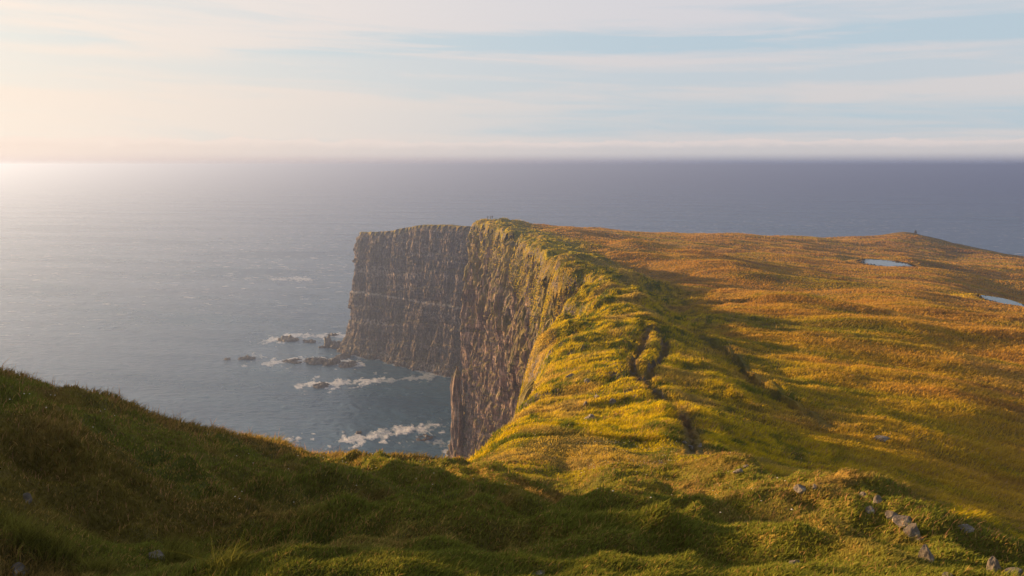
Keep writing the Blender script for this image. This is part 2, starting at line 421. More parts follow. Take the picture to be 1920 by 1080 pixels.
# ------------------------------------------------------------------ the land sheet (polar, dense inside the view)
aF = np.linspace(-36, 36, 1180)
aL = -36-np.cumsum(np.linspace(.3, 7, 39)); aL = -36-(-36-aL)/(-36-aL[-1])*144*1.0 if False else np.linspace(-178, -36.4, 60)
aR = np.linspace(36.4, 178, 60)
AZ = np.r_[aL, aF, aR, 182.0]
LW = np.r_[np.linspace(math.log(.8), math.log(4), 130, endpoint=False), np.linspace(math.log(4), math.log(740), 940, endpoint=False), np.linspace(math.log(740), math.log(1500), 26)]
AA, LL = np.meshgrid(np.radians(AZ), LW)
X = np.sin(AA)*np.exp(LL); Y = np.cos(AA)*np.exp(LL)
SD = np.empty(X.shape)
rr = np.exp(LL)
for j0 in range(0, X.shape[0], 32):        # tiles keep neighbours together
    for i0 in range(0, X.shape[1], 64):
        SD[j0:j0+32, i0:i0+64] = signed_rim(X[j0:j0+32, i0:i0+64], Y[j0:j0+32, i0:i0+64])
Z = height(X, Y, SD)
lim = -np.clip(rr/30, 1.2, 1.7)
keep = (SD > lim)
Fc = grid_faces(*X.shape)
ok = keep.ravel()[Fc].all(1); Fc = Fc[ok]
# tint
def tint(X, Y, Z, SD):
    r = np.hypot(X, Y); al = X*sdx+Y*sdy; ac = X*sdy-Y*sdx
    C = {k: np.array(v) for k, v in G.items()}
    m = lambda a, b, k: a*(1-k[..., None])+b*k[..., None]
    c = np.broadcast_to(C['green'], X.shape+(3,)).copy()
    f1 = fbm(X/7, Y/7, 3, 51); f2 = fbm(X/1.6, Y/1.6, 3, 53); f3 = fbm(al/40, ac/9, 4, 55); f4 = fbm(X/18, Y/30, 3, 57)
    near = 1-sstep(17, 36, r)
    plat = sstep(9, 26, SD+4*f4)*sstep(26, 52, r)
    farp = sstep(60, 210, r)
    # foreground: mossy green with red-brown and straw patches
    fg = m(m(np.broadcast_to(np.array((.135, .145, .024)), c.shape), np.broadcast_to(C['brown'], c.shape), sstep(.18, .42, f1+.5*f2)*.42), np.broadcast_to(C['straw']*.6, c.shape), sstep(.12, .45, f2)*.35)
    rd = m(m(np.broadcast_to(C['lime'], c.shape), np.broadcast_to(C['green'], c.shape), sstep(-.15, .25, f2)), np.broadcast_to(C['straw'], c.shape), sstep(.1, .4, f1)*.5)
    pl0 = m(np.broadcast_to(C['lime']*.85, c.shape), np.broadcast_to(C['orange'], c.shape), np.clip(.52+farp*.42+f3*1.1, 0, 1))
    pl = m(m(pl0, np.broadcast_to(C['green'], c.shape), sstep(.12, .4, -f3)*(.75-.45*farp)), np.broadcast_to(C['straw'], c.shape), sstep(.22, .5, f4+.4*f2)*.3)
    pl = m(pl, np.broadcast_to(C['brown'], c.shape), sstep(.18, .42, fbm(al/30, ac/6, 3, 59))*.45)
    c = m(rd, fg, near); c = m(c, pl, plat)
    # bright moss round the second pond
    e1, e2 = pond_d(X, Y)
    c = m(c, np.broadcast_to(np.array((.42, .30, .015)), c.shape), (1-sstep(2.0, 4.2, e2+.8*f2))*sstep(-.2, .5, (X-pond2[0])/6+(Y-pond2[1])/12))
    c = m(c, np.broadcast_to(np.array((.03, .026, .015)), c.shape), np.maximum(1-sstep(1.1, 1.45, e1), 1-sstep(1.15, 1.6, e2)))
    # worn soil in the ruts
    for P, w in ((rutA, .50), (rutB, .40)):
        D, sg, T = dist_line(X, Y, P)
        c = m(c, np.broadcast_to(np.array((.17, .085, .055)), c.shape), np.exp(-(D/w)**2)*.85)
    D, sg, T = dist_line(X, Y, scarp)
    c = m(c, np.broadcast_to(np.array((.06, .05, .025)), c.shape), np.exp(-(D/.8)**2)*.5)
    return np.clip(c, 0, 1)
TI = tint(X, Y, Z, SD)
# rock shows where the ground is steep, near the rim or in small outcrops
gy, gx = np.gradient(Z)
dr = np.gradient(rr, axis=0); da = np.gradient(AA, axis=1)*rr
slope = np.hypot(gy/np.maximum(dr, 1e-6), gx/np.maximum(np.abs(da), 1e-6))
rk = sstep(1.25, 2.2, slope+.5*fbm(X/2, Y/2, 3, 61))*sstep(22, 60, rr)
outc = sstep(.27, .38, fbm(X/3.2, Y/2.4, 3, 63))*sstep(40, 55, rr)*(1-sstep(90, 120, rr))*(1-sstep(9, 14, SD))
rk = np.clip(rk*(SD < 16)*(SD > .5)*.8+outc*.9*(SD < 16)+sstep(-.12, .12, fbm(X/2.2, Y/2.2+Z/3, 3, 65))*sstep(.3, -.6, SD)*(rr > 70), 0, 1)
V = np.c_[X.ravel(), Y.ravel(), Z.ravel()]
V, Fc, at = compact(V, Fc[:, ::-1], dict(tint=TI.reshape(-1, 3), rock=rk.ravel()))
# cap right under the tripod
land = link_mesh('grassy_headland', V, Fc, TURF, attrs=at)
tag(land, kind='structure')

# ------------------------------------------------------------------ cliffs
def cliff_mat(name, moss=.5, guano=.4, warm=(1, 1, 1), band=0.0):
    t = NT(name)
    v = t.noise((.75, .75, .11), 6, .72)                # vertical streaks
    v2 = t.noise((1.3, 1.3, .22), 5, .7)
    bands = t.noise((.02, .02, .30), 4, .6)
    blot = t.noise((.09, .09, .07), 4, .6)
    k = lambda c: tuple(a*b for a, b in zip(c, warm))
    c = t.ramp(v, [(.34, k((.03, .023, .02))), (.46, k((.085, .066, .055))), (.54, k((.19, .145, .12))), (.64, k((.46, .35, .29)))])  # palest stops paint pinkish sunlit highlights into the rock streaks
    c = t.mix(t.math('MULTIPLY', t.ramp(bands, [(.42, 0), (.62, 1)]), .45), c, k((.14, .085, .066)))
    lay = t.noise((.035, .035, .85), 5, .7)
    c = t.mix(t.math('MULTIPLY', t.ramp(lay, [(.36, 1), (.46, 0)]), .65), c, (.022, .018, .016))
    c = t.mix(t.math('MULTIPLY', t.ramp(lay, [(.58, 0), (.68, 1)]), .45), c, k((.34, .28, .24)))
    c = t.mix(t.math('MULTIPLY', t.ramp(v2, [(.36, 1), (.5, 0)]), .6), c, (.022, .018, .015))
    # moss on ledges and in streaks
    g = t.n('ShaderNodeNewGeometry'); sx = t.n('ShaderNodeSeparateXYZ'); t.l(g.outputs['Normal'], sx.inputs[0])
    sp_ = t.n('ShaderNodeSeparateXYZ'); t.l(g.outputs['Position'], sp_.inputs[0])
    up = t.math('MULTIPLY', t.ramp(sx.outputs['Z'], [(.12, 0), (.5, 1)]), 1.0)
    hi = t.n('ShaderNodeMapRange'); hi.inputs['From Min'].default_value = 10; hi.inputs['From Max'].default_value = 120; t.l(sp_.outputs['Z'], hi.inputs['Value'])
    ms = t.math('ADD', t.math('MULTIPLY', t.noise((.30, .30, .05), 5, .7), 1.0), t.math('MULTIPLY', hi.outputs[0], .30))
    ms = t.ramp(ms, [(.70, 0), (.80, 1)])
    mf = t.math('MULTIPLY', t.math('MAXIMUM', up, ms), moss, True)
    c = t.mix(mf, c, t.ramp(blot, [(.4, (.10, .095, .016)), (.6, (.24, .19, .025))]))
    gu = t.ramp(t.math('ADD', t.math('MULTIPLY', t.noise((.6, .6, .35), 5, .75), .75), t.math('MULTIPLY', t.noise((.012, .012, .11), 3, .6), .35)), [(.60, 0), (.66, 1)])
    c = t.mix(t.math('MULTIPLY', gu, guano), c, (.55, .46, .40))
    if band:
        zz = t.math('ADD', sp_.outputs['Z'], t.math('MULTIPLY', t.noise((.05, .05, .02), 3, .6), 3.0))
        bd_ = t.math('SUBTRACT', 1.0, t.math('ABSOLUTE', t.math('MULTIPLY', t.math('SUBTRACT', zz, 50.5), .75)), True)
        c = t.mix(t.math('MULTIPLY', bd_, t.math('MULTIPLY', t.ramp(t.noise((.5, .5, .5), 4, .7), [(.36, 0), (.52, 1)]), band)), c, (.50, .43, .36))
    b = t.bump(v2, .9, .9); b = t.bump(t.noise((3, 3, .9), 4, .7), .7, .35, b)
    t.bsdf(c, .88, .2, b); return t.m
CLIFF_N = cliff_mat('basalt_mossy', .75, .25, (1.62, 1.46, 1.36))
CLIFF_F = cliff_mat('basalt_grey', .30, .55, (.95, .86, .78), .9)

def build_cliff(name, s0, s1, ds, dz, mat, batter, lightband=None):
    # rim arc positions
    d = np.r_[0, np.cumsum(np.linalg.norm(np.diff(rim, axis=0), axis=1))]
    s = np.arange(s0, s1, ds)
    rx = np.interp(s, d, rim[:, 0]); ry = np.interp(s, d, rim[:, 1])
    # smoothed normals
    k = 9; pad = np.pad(outn, ((k, k), (0, 0)), 'edge'); ns = sum(pad[i:i+len(outn)] for i in range(2*k+1))
    ns /= np.linalg.norm(ns, axis=1)[:, None]
    nx = np.interp(s, d, ns[:, 0]); ny = np.interp(s, d, ns[:, 1]); l = np.hypot(nx, ny); nx /= l; ny /= l
    top = base_h(rx, ry)-.6
    ztop = top.max(); rows = int((ztop+6)/dz)
    f = np.linspace(0, 1, rows)
    Zc = top[None]*(1-f[:, None])+(-5.0)*f[:, None]
    D = top[None]-Zc
    Sg, _ = np.meshgrid(s, f)
    PX = rx[None]+nx[None]*0; PY = ry[None]+ny[None]*0
    X3 = np.broadcast_to(PX, Zc.shape); Y3 = np.broadcast_to(PY, Zc.shape)
    # strata ledges
    wob = 4*n2(Sg/60, Zc/200, 71)
    st = 0
    for dd, a_ in zip((9, 21, 33, 47, 58, 72, 86, 99, 112), (.8, 1.3, .7, 1.5, .8, 1.3, .9, 1.2, .8)):
        g = 14*n2(Sg/40, Sg*0+dd*.37, 72)
        st = st+a_*sstep(dd+wob*.6+g*.25-.8, dd+wob*.6+g*.25+.5, D)
    jag = n2(Sg/3.4, Zc/26, 73); jag2 = n2(Sg/9.5, Zc/45, 74); jag3 = fbm3(X3/1.9, Y3/1.9, Zc/7.5, 3, 75, .6); jag4 = n3(X3/.9, Y3/.9, Zc/3.2, 80)
    butt = 1-np.abs(n2(Sg/17, Zc/110, 76))*2.4
    far_k = sstep(440, 560, Y3)
    off = -1.6+2.2*sstep(0, 4, D)+batter*D+st*(.45+.5*far_k)+sstep(0, 5, D)*(.5*(np.abs(jag)*2.2-.6)*sstep(0, 8, D)+1.5*jag2*sstep(0, 12, D)+.6*jag3+.4*jag4+1.3*fbm3(X3/8, Y3/8, Zc/24, 3, 79)+(2.6-.8*far_k)*butt*sstep(2, 26, D)+2.4*fbm3(X3/26, Y3/26, Zc/40, 2, 86)*sstep(8, 30, D))
    off = off+(1.5+2.2*far_k)*np.exp(-Zc/7.0)+2.2*sstep(0, 10, -Zc+14)*np.abs(n2(Sg/6, Zc/5, 77))
    def cells(w, h, seed):
        sj = Sg/w+.35*n2(Zc/9, Sg*0+.5, seed)+.25*n2(Sg/3, Zc/5, seed+1); ci = np.floor(sj).astype(np.int64)
        zj = Zc/h+_h(ci, ci*0, 0, seed)/512.0*3; zi = np.floor(zj).astype(np.int64)
        fr = sj-ci; edge = np.minimum(fr, 1-fr)
        return _h(ci, zi, 3, seed)/511.0-.5-.5*np.clip(1-edge*6, 0, 1)+.25*(1-(zj-zi))
    off = off+(1.9*cells(5.2, 19, 78)+1.2*cells(2.3, 9, 81)+.7*cells(1.1, 4.5, 84))*sstep(0, 5, D)
    V = np.stack([X3+nx[None]*off, Y3+ny[None]*off, Zc], -1)
    o = link_mesh(name, V.reshape(-1, 3), grid_faces(*Zc.shape)[:, ::-1], mat, smooth=False)
    tag(o, kind='structure'); return o
dcum = np.r_[0, np.cumsum(np.linalg.norm(np.diff(rim, axis=0), axis=1))]
def s_at(x, y): return dcum[np.argmin(np.hypot(rim[:, 0]-x, rim[:, 1]-y))]
s_a = s_at(-80, -14); s_b = s_at(2, 65); s_c = s_at(16, 470); s_d = s_at(-60, 680)
build_cliff('shore_cliff', 2, s_b, 1.4, 1.6, CLIFF_N, .10)
build_cliff('sea_cliff', s_b, s_c, .36, .40, CLIFF_N, .018)
build_cliff('far_sea_cliff', s_c, s_d, .55, .55, CLIFF_F, .05)
build_cliff('outer_sea_cliff', s_d, dcum[-1]-1, 4, 3, CLIFF_F, .05)

# ------------------------------------------------------------------ sea
sea_az = np.r_[np.linspace(-180, -37, 40, endpoint=False), np.linspace(-37, 37, 740), np.linspace(37.3, 180, 40)]
sea_lw = np.r_[np.linspace(math.log(20), math.log(200), 24, endpoint=False), np.linspace(math.log(200), math.log(4000), 620, endpoint=False), np.linspace(math.log(4000), math.log(90000), 60)]
A2, L2_ = np.meshgrid(np.radians(sea_az), sea_lw)
r2_ = np.exp(L2_); X2 = np.sin(A2)*r2_; Y2 = np.cos(A2)*r2_
wv = .35*fbm((X2*.8+Y2*.6)/26, (Y2*.8-X2*.6)/60, 3, 81)+.18*fbm(X2/7, Y2/9, 3, 83)
wv = wv*(1-sstep(1500, 3500, r2_))
# foam: real patches where the swell breaks on shoals and rocks
foam = np.zeros(X2.shape)
def foam_patch(cells, width, dens, seed):
    global foam
    P = densify(np.array([SEA(a, b) for a, b in cells]), 4)
    D = np.full(X2.shape, 1e3)
    m = (np.abs(X2-P[:, 0].mean()) < np.ptp(P[:, 0])/2+6*width) & (np.abs(Y2-P[:, 1].mean()) < np.ptp(P[:, 1])/2+8*width)
    dd = np.full(m.sum(), 1e3); x = X2[m]; y = Y2[m]
    for p in P: dd = np.minimum(dd, np.hypot(x-p[0], (y-p[1])*.8))
    nz = fbm(x/9, y/14, 4, seed, .65)
    nz = nz+.5*fbm(x/3, y/6, 3, seed+40)
    v = np.exp(-(dd/(width*1.35))**2)*1.1+nz*1.2-.46
    foam[m] = np.maximum(foam[m], np.clip(v*2.2, 0, 1)*dens*(dd < 3.2*width))
foam_patch([(660, 828), (700, 822), (745, 812), (790, 802)], 5.0, 1.0, 91)
foam_patch([(700, 815), (760, 806), (830, 802)], 4.5, .55, 92)
foam_patch([(536, 824), (560, 823), (585, 823)], 2.2, .95, 93)
foam_patch([(780, 828), (822, 829), (836, 832)], 3.0, .4, 94)
foam_patch([(575, 722), (610, 722), (650, 718), (700, 714)], 6.0, 1.0, 95)
foam_patch([(700, 714), (750, 712), (790, 708)], 4.0, .5, 96)
foam_patch([(790, 690), (815, 692), (800, 706)], 5.0, .5, 97)
foam_patch([(512, 640), (545, 630), (600, 629), (660, 630)], 6.5, .85, 98)
foam_patch([(505, 680), (560, 676), (620, 676), (665, 684)], 6.0, .75, 99)
foam_patch([(520, 524), (545, 522), (572, 524)], 10.0, .8, 100)
foam_patch([(470, 662), (480, 668), (490, 671)], 3.5, .45, 101)
sh = np.full(X2.shape, 1e3)
mm = (r2_ < 1200) & (np.abs(np.degrees(A2)) < 37)
shore = rim+outn*12
tmpx = X2[mm]; tmpy = Y2[mm]
ss = shore[(shore[:, 1] > 60) & (shore[:, 1] < 720) & (shore[:, 0] < 80)][::3]
bd = np.full(tmpx.shape, 1e3)
for p in ss: bd = np.minimum(bd, np.hypot(tmpx-p[0], tmpy-p[1]))
sh[mm] = bd
foam = np.maximum(foam, np.clip((1-sh/15)*1.2+fbm(X2/7, Y2/7, 3, 103)*.9-.35, 0, .8))
def sea_mat():
    t = NT('sea_water')
    f = t.attr('foam').outputs['Fac']
    # white caps
    w1 = t.n('ShaderNodeTexNoise', Scale=1.0, Detail=3.0, Roughness=.55, Distortion=.3); t.l(t.pos((.045, .095, 1), (0, 0, .12)), w1.inputs['Vector'])
    w2 = t.noise((.0035, .0022, 1), 2, .5)
    caps = t.math('MULTIPLY', t.ramp(w1.outputs['Fac'], [(.625, 0), (.66, 1)]), t.ramp(w2, [(.38, .25), (.6, 1)]))
    lace = t.noise((.30, .8, 1), 5, .8, (0, 0, .2), 2.0)
    gl = t.n('ShaderNodeNewGeometry'); vl = t.n('ShaderNodeVectorMath', _operation='LENGTH'); t.l(gl.outputs['Position'], vl.inputs[0])
    dr_ = t.n('ShaderNodeMapRange'); dr_.inputs['From Min'].default_value = 620; dr_.inputs['From Max'].default_value = 1100; t.l(vl.outputs['Value'], dr_.inputs['Value'])
    caps = t.math('MULTIPLY', caps, dr_.outputs[0])
    fo = t.math('MAXIMUM', t.ramp(t.math('MULTIPLY', f, t.ramp(lace, [(.36, .15), (.58, 1.1)])), [(.12, 0), (.85, 1)]), t.math('MULTIPLY', caps, .9))
    chop = t.noise((.10, .24, 1), 5, .62, (0, 0, .15)); chop2 = t.noise((.6, 1.1, 1), 3, .6, (0, 0, .2)); swell = t.noise((.012, .03, 1), 3, .5, (0, 0, .3))
    deep = t.mix(t.ramp(t.noise((.004, .010, 1), 4, .6, (0, 0, .25)), [(.38, 0), (.62, 1)]), (.036, .098, .165), (.060, .140, .210))
    c = t.mix(fo, deep, (.82, .80, .78))
    rg = t.mix(fo, t.ramp(t.noise((.0025, .008, 1), 3, .6, (0, 0, .2)), [(.38, .10), (.62, .32)]), (.8, .8, .8))
    b = t.bump(swell, .45, 6.0); b = t.bump(chop, .85, 1.5, b); b = t.bump(chop2, .5, .25, b)
    p = t.bsdf(c, rg, .5, b); p.inputs['IOR'].default_value = 1.333
    return t.m
foam_v = foam
sea = link_mesh('sea', np.c_[X2.ravel(), Y2.ravel(), wv.ravel()+foam.ravel()*.25], grid_faces(*X2.shape)[:, ::-1], sea_mat(), attrs=dict(foam=foam_v.ravel()))
tag(sea, kind='structure')

# ------------------------------------------------------------------ ponds
def pond(name, c, w, h, rot, lvl):
    a = np.linspace(0, 2*np.pi, 48, endpoint=False)
    k = 1.12+.10*np.sin(2*a+1)+.06*np.sin(5*a)
    x = np.cos(a)*w*k; y = np.sin(a)*h*k; cr, sr = math.cos(rot), math.sin(rot)
    me = bpy.data.meshes.new(name)
    me.from_pydata([(c[0]+p*cr+q*sr, c[1]-p*sr+q*cr, lvl) for p, q in zip(x, y)], [], [list(range(48))]); me.materials.append(PONDM)
    o = bpy.data.objects.new(name, me); COL.objects.link(o); tag(o, kind='structure')
t = NT('pond_water'); b = t.bump(t.noise((1.5, 1.5, 1), 3, .5), .15, .05); pm = t.bsdf((.02, .03, .04), .08, .5, b); pm.inputs['IOR'].default_value = 1.333; PONDM = t.m
pond('pond_water', pond1, 6.6, 12.5, 0, pond1[2]+.62)
pond('pond_water', pond2, 2.1, 8.0, 0, pond2[2]+1.24)

# ------------------------------------------------------------------ rocks
def rock_mat(name, lo, hi, lichen=.3, wet=False):
    t = NT(name)
    g = t.n('ShaderNodeTexCoord'); no = t.n('ShaderNodeTexNoise', Scale=3.0, Detail=6.0, Roughness=.7); t.l(g.outputs['Object'], no.inputs['Vector'])
    c = t.ramp(no.outputs['Fac'], [(.3, lo), (.7, hi)])
    n2_ = t.n('ShaderNodeTexNoise', Scale=9.0, Detail=4.0, Roughness=.7); t.l(g.outputs['Object'], n2_.inputs['Vector'])
    c = t.mix(t.math('MULTIPLY', t.ramp(n2_.outputs['Fac'], [(.52, 0), (.62, 1)]), lichen), c, (.52, .48, .40))
    n3_ = t.n('ShaderNodeTexNoise', Scale=5.0, Detail=3.0); t.l(g.outputs['Object'], n3_.inputs['Vector'])
    c = t.mix(t.math('MULTIPLY', t.ramp(n3_.outputs['Fac'], [(.56, 0), (.66, 1)]), .5), c, (.12, .10, .03))
    b = t.bump(n2_.outputs['Fac'], .6, .05)
    t.bsdf(c, .55 if wet else .85, .4 if wet else .25, b); return t.m
ROCK = rock_mat('lichened_stone', (.05, .043, .038), (.23, .195, .165), .5)
WETROCK = rock_mat('wet_basalt', (.025, .018, .014), (.12, .085, .065), .1, True)
def rock_obj(name, loc, size, seed, mat, sub=4, ang=.5, rotz=0.0):
    r = np.random.default_rng(seed)
    bm = bmesh.new(); bmesh.ops.create_icosphere(bm, subdivisions=sub, radius=1)
    P = np.array([v.co[:] for v in bm.verts])
    # planar cuts make facets
    for _ in range(13):
        nrm = r.normal(size=3); nrm /= np.linalg.norm(nrm); dcut = r.uniform(.45, .85)
        dd = P@nrm; over = np.maximum(dd-dcut, 0); P = P-nrm*over[:, None]*(.9+.1*ang)
    q = P*1.8+r.uniform(0, 50, 3)
    P = P*(1+.10*fbm3(q[:, 0], q[:, 1], q[:, 2], 3, seed % 50)[:, None])
    q = P*6+r.uniform(0, 50, 3)
    P = P*(1+.035*fbm3(q[:, 0], q[:, 1], q[:, 2], 2, seed % 50)[:, None])
    P = P*np.array(size)
    for v, p in zip(bm.verts, P): v.co = p
    me = bpy.data.meshes.new(name); bm.to_mesh(me); bm.free()
    me.polygons.foreach_set('use_smooth', np.ones(len(me.polygons), bool))
    try: me.set_sharp_from_angle(angle=R_(28))
    except Exception: pass
    me.materials.append(mat)
    o = bpy.data.objects.new(name, me); COL.objects.link(o); o.location = loc; o.rotation_euler = (0, 0, rotz); return o
def hfn(Xv, Yv): return height(np.asarray(Xv, float), np.asarray(Yv, float))
# (px, py of the stone's middle, width px, height px, label)
stones = [
 (1700, 972, 56, 34, 'largest pale boulder with a pointed sunlit top in the stone row on the right slope'),
 (1712, 990, 46, 50, 'grey block leaning against the lower side of the largest pointed boulder'),
 (1648, 934, 22, 26, 'small upright grey stone standing by itself above the largest pointed boulder'),
 (1618, 928, 18, 14, 'small grey stone between the sunlit tussock and the upright stone'),
 (1632, 955, 22, 18, 'dark low stone just below the small upright grey stone'),
 (1675, 965, 40, 22, 'flat grey stone on the uphill side of the largest pointed boulder'),
 (1503, 915, 32, 18, 'rounded pale grey stone alone at the upper end of the stone row'),
 (1528, 912, 14, 16, 'little sunlit stone right beside the rounded pale grey stone'),
 (1740, 1036, 40, 60, 'dark mossy boulder below the largest pointed boulder'),
 (1726, 1008, 22, 20, 'wedge of grey stone between the leaning block and the dark mossy boulder'),
 (1816, 992, 36, 18, 'low dark stone lying in orange grass beyond the end of the row'),
 (1866, 1055, 26, 50, 'tall narrow stone poking out of the lit tussock by the frame corner'),
 (1905, 1072, 40, 26, 'pale stone in the bottom right corner of the view'),
 (1495, 1056, 34, 18, 'pale flat stone almost sunk in dark grass at the bottom of the slope'),
 (1782, 1078, 24, 14, 'small stone at the very bottom edge below the dark mossy boulder'),
 (1296, 836, 15, 18, 'blue grey stone in the foot of the worn path'),
 (1313, 834, 12, 12, 'small pale stone right of the path foot'),
 (1284, 828, 11, 10, 'small pale stone left of the path foot'),
 (1385, 882, 22, 16, 'grey stone half hidden in grass between path foot and stone row'),
 (1400, 872, 14, 12, 'little grey stone above the half hidden grey one'),
 (1238, 868, 14, 10, 'pale stone in dark grass below the flower patch'),
 (1655, 822, 34, 11, 'long dark stone lying alone in the open orange grass'),
 (1120, 742, 18, 16, 'grey outcrop stone in the grassy spur above the dark hollow'),
 (1098, 756, 12, 16, 'narrow stone set in the spur left of the grey outcrop stone'),
 (1148, 752, 18, 16, 'dark stone right of the grey outcrop stone on the spur'),
 (1108, 783, 34, 16, 'broad dark brown outcrop low on the grassy spur'),
 (1072, 702, 26, 14, 'dark rock under the grassy lip high on the spur'),
 (1104, 714, 20, 10, 'flat dark rock just right of the rock under the grassy lip'),
 (30, 1066, 66, 42, 'blue grey boulder in the bottom left corner beside bright grass'),
 (50, 932, 18, 34, 'narrow grey stone in the side of a hump at the left edge'),
 (290, 1040, 50, 26, 'dark rounded boulder beside tall grass near the bottom left'),
 (1010, 1076, 30, 10, 'pale stone at the bottom edge near the middle of the view'),
 (985, 807, 10, 6, 'tiny dark stone on the lit rim of the spur'),
 (408, 1074, 30, 12, 'flat pale stone at the bottom edge right of the dark rounded boulder'),
]
for i, (px, py, w, h, lab) in enumerate(stones):
    p = hit(px, min(py+h*.35, 1150), 2.0, 300, hfn)
    d = math.hypot(p[0], p[1]); k = math.hypot(d, H-p[2])/F
    q_ = .80 if w > 36 else 1.0; sx = w*k*.44*q_; sz = h*k*.58*q_
    o = rock_obj('stone', (p[0], p[1]+sx*.3, p[2]+sz*.08), (sx, sx*.8, sz), 200+i*3, ROCK, 4 if w > 24 else 3, rotz=0)
    tag(o, lab, 'stone', 'stones in the grass')

# skerries in the surf: (px, py, width px, height m, label)
sk = [
 (546, 637, 40, 3.4, 'brown rock of the outermost reef, its long left end'),
 (580, 641, 26, 2.6, 'low rock on the right end of the outermost reef'),
 (624, 629, 20, 1.6, 'thin dark rock awash between the outermost reef and the cliff foot'),
 (462, 672, 30, 2.2, 'small lone brown rock farthest out to sea'),
 (426, 674, 12, .9, 'tiny rock awash beside the lone brown rock'),
 (548, 678, 40, 2.2, 'flat rock at the seaward end of the inner reef'),
 (592, 678, 46, 4.0, 'humped brown rock in the middle of the inner reef'),
 (620, 682, 36, 3.6, 'broad rock of the inner reef with foam behind it'),
 (640, 670, 40, 3.0, 'rock of the inner reef nearest the headland foot'),
 (652, 684, 44, 1.8, 'low flat rock trailing off from the inner reef'),
 (616, 650, 26, 8.0, 'steep blocky rock standing off the headland foot'),
 (601, 652, 12, 1.8, 'little rock at the sea side of the steep blocky rock'),
 (640, 652, 34, 9.0, 'large stepped rock joined to the headland foot'),
 (664, 660, 44, 12.0, 'highest shelf of rock against the headland foot'),
 (606, 723, 40, 1.6, 'dark rock awash in the middle foam streak'),
 (672, 813, 16, 1.2, 'small brown rock in the big white breaker'),
 (800, 820, 44, 1.0, 'dark shoal rock awash near the foot of the near cliff'),
]
for i, (px, py, w, h, lab) in enumerate(sk):
    x, y = SEA(px, py); k = math.hypot(math.hypot(x, y), H)/F
    root = None
    o = rock_obj('sea_rock', (x, y, h*.12), (w*k*.55, w*k*(.55 if h < 5 else .5), h*.72), 500+i*7, WETROCK, 5)
    # roughen into craggy steps
    me = o.data; P = np.empty(len(me.vertices)*3, np.float32); me.vertices.foreach_get('co', P); P = P.reshape(-1, 3)
    sc_ = max(w*k*.25, 1.2)
    nn = fbm3(P[:, 0]/sc_+i, P[:, 1]/sc_, P[:, 2]/2.5, 4, 105, .65)
    P[:, 2] = P[:, 2]*(1+.9*nn)+.4*np.floor(nn*4); P[:, 0] *= 1+.25*nn; P[:, 1] *= 1-.3*nn
    me.vertices.foreach_set('co', P.ravel()); me.update()
    tag(o, lab, 'rock', 'rocks awash off the headland')

# the leaning pinnacle at the foot of the near cliff
def pinnacle(name, px, topy, wpx, Yp, lab):
    x, y, z = PT(px, topy, Yp); w = wpx/F*Yp/2
    nzr, na = 150, 72; f = np.linspace(0, 1, nzr)[:, None]; a = np.linspace(0, 2*np.pi, na, endpoint=False)[None]
    zz = z*(1-f)-3*f
    rad = w*(.25+.75*sstep(0, .10, f))*(1+.55*f)
    rad = rad*(1+.42*n3(np.cos(a)*1.2+0*f, np.sin(a)*1.2+0*f, zz/14, 111)+.34*n3(np.cos(a)*3+0*f, np.sin(a)*3+0*f, zz/7, 112))
    Xp = x+np.cos(a)*rad+1.2*n2(zz/25, zz*0, 113); Yq = y+np.sin(a)*rad*1.8
    V = np.stack([Xp, Yq, zz+0*a], -1).reshape(-1, 3)
    i = np.arange(nzr*na).reshape(nzr, na); j = np.roll(i, -1, 1)
    Fq = np.c_[i[:-1].ravel(), i[1:].ravel(), j[1:].ravel(), j[:-1].ravel()]
    V = np.vstack([V, [[x, y, z+.6]]]); c = len(V)-1
    tri = np.c_[np.full(na, c), i[0], j[0]]
    o = link_mesh(name, V, Fq, CLIFF_N, smooth=False, tri=tri); tag(o, lab, 'rock pinnacle')
pinnacle('rock_pinnacle', 857, 688, 17, 388, 'tall thin rock pinnacle standing against the foot of the near cliff')

# ------------------------------------------------------------------ people on the summit, cairn on the knoll
def simple_mat(name, col, rough=.8):
    t = NT(name); no = t.noise((9, 9, 9), 3, .6)
    c = t.ramp(no, [(.3, tuple(k*.8 for k in col)), (.7, tuple(min(k*1.2, 1) for k in col))]); t.bsdf(c, rough, .3); return t.m
SKIN = simple_mat('skin', (.45, .28, .2)); TROU = simple_mat('dark_trousers', (.018, .022, .03)); HAIR = simple_mat('hair', (.05, .03, .02))
def skin_mesh(name, verts, edges, radii, mat, parent, lvl=1):
    me = bpy.data.meshes.new(name+'_base'); me.from_pydata(verts, edges, []); o = bpy.data.objects.new(name, me); COL.objects.link(o)
    m = o.modifiers.new('skin', 'SKIN'); m.use_smooth_shade = True
    if not me.skin_vertices: me.skin_vertices.new()
    for i, r in enumerate(radii):
        rr_ = r if hasattr(r, '__len__') else (r, r); me.skin_vertices[0].data[i].radius = rr_
    me.skin_vertices[0].data[0].use_root = True
    s = o.modifiers.new('sub', 'SUBSURF'); s.levels = lvl; s.render_levels = lvl
    me.materials.append(mat); o.parent = parent
    return o
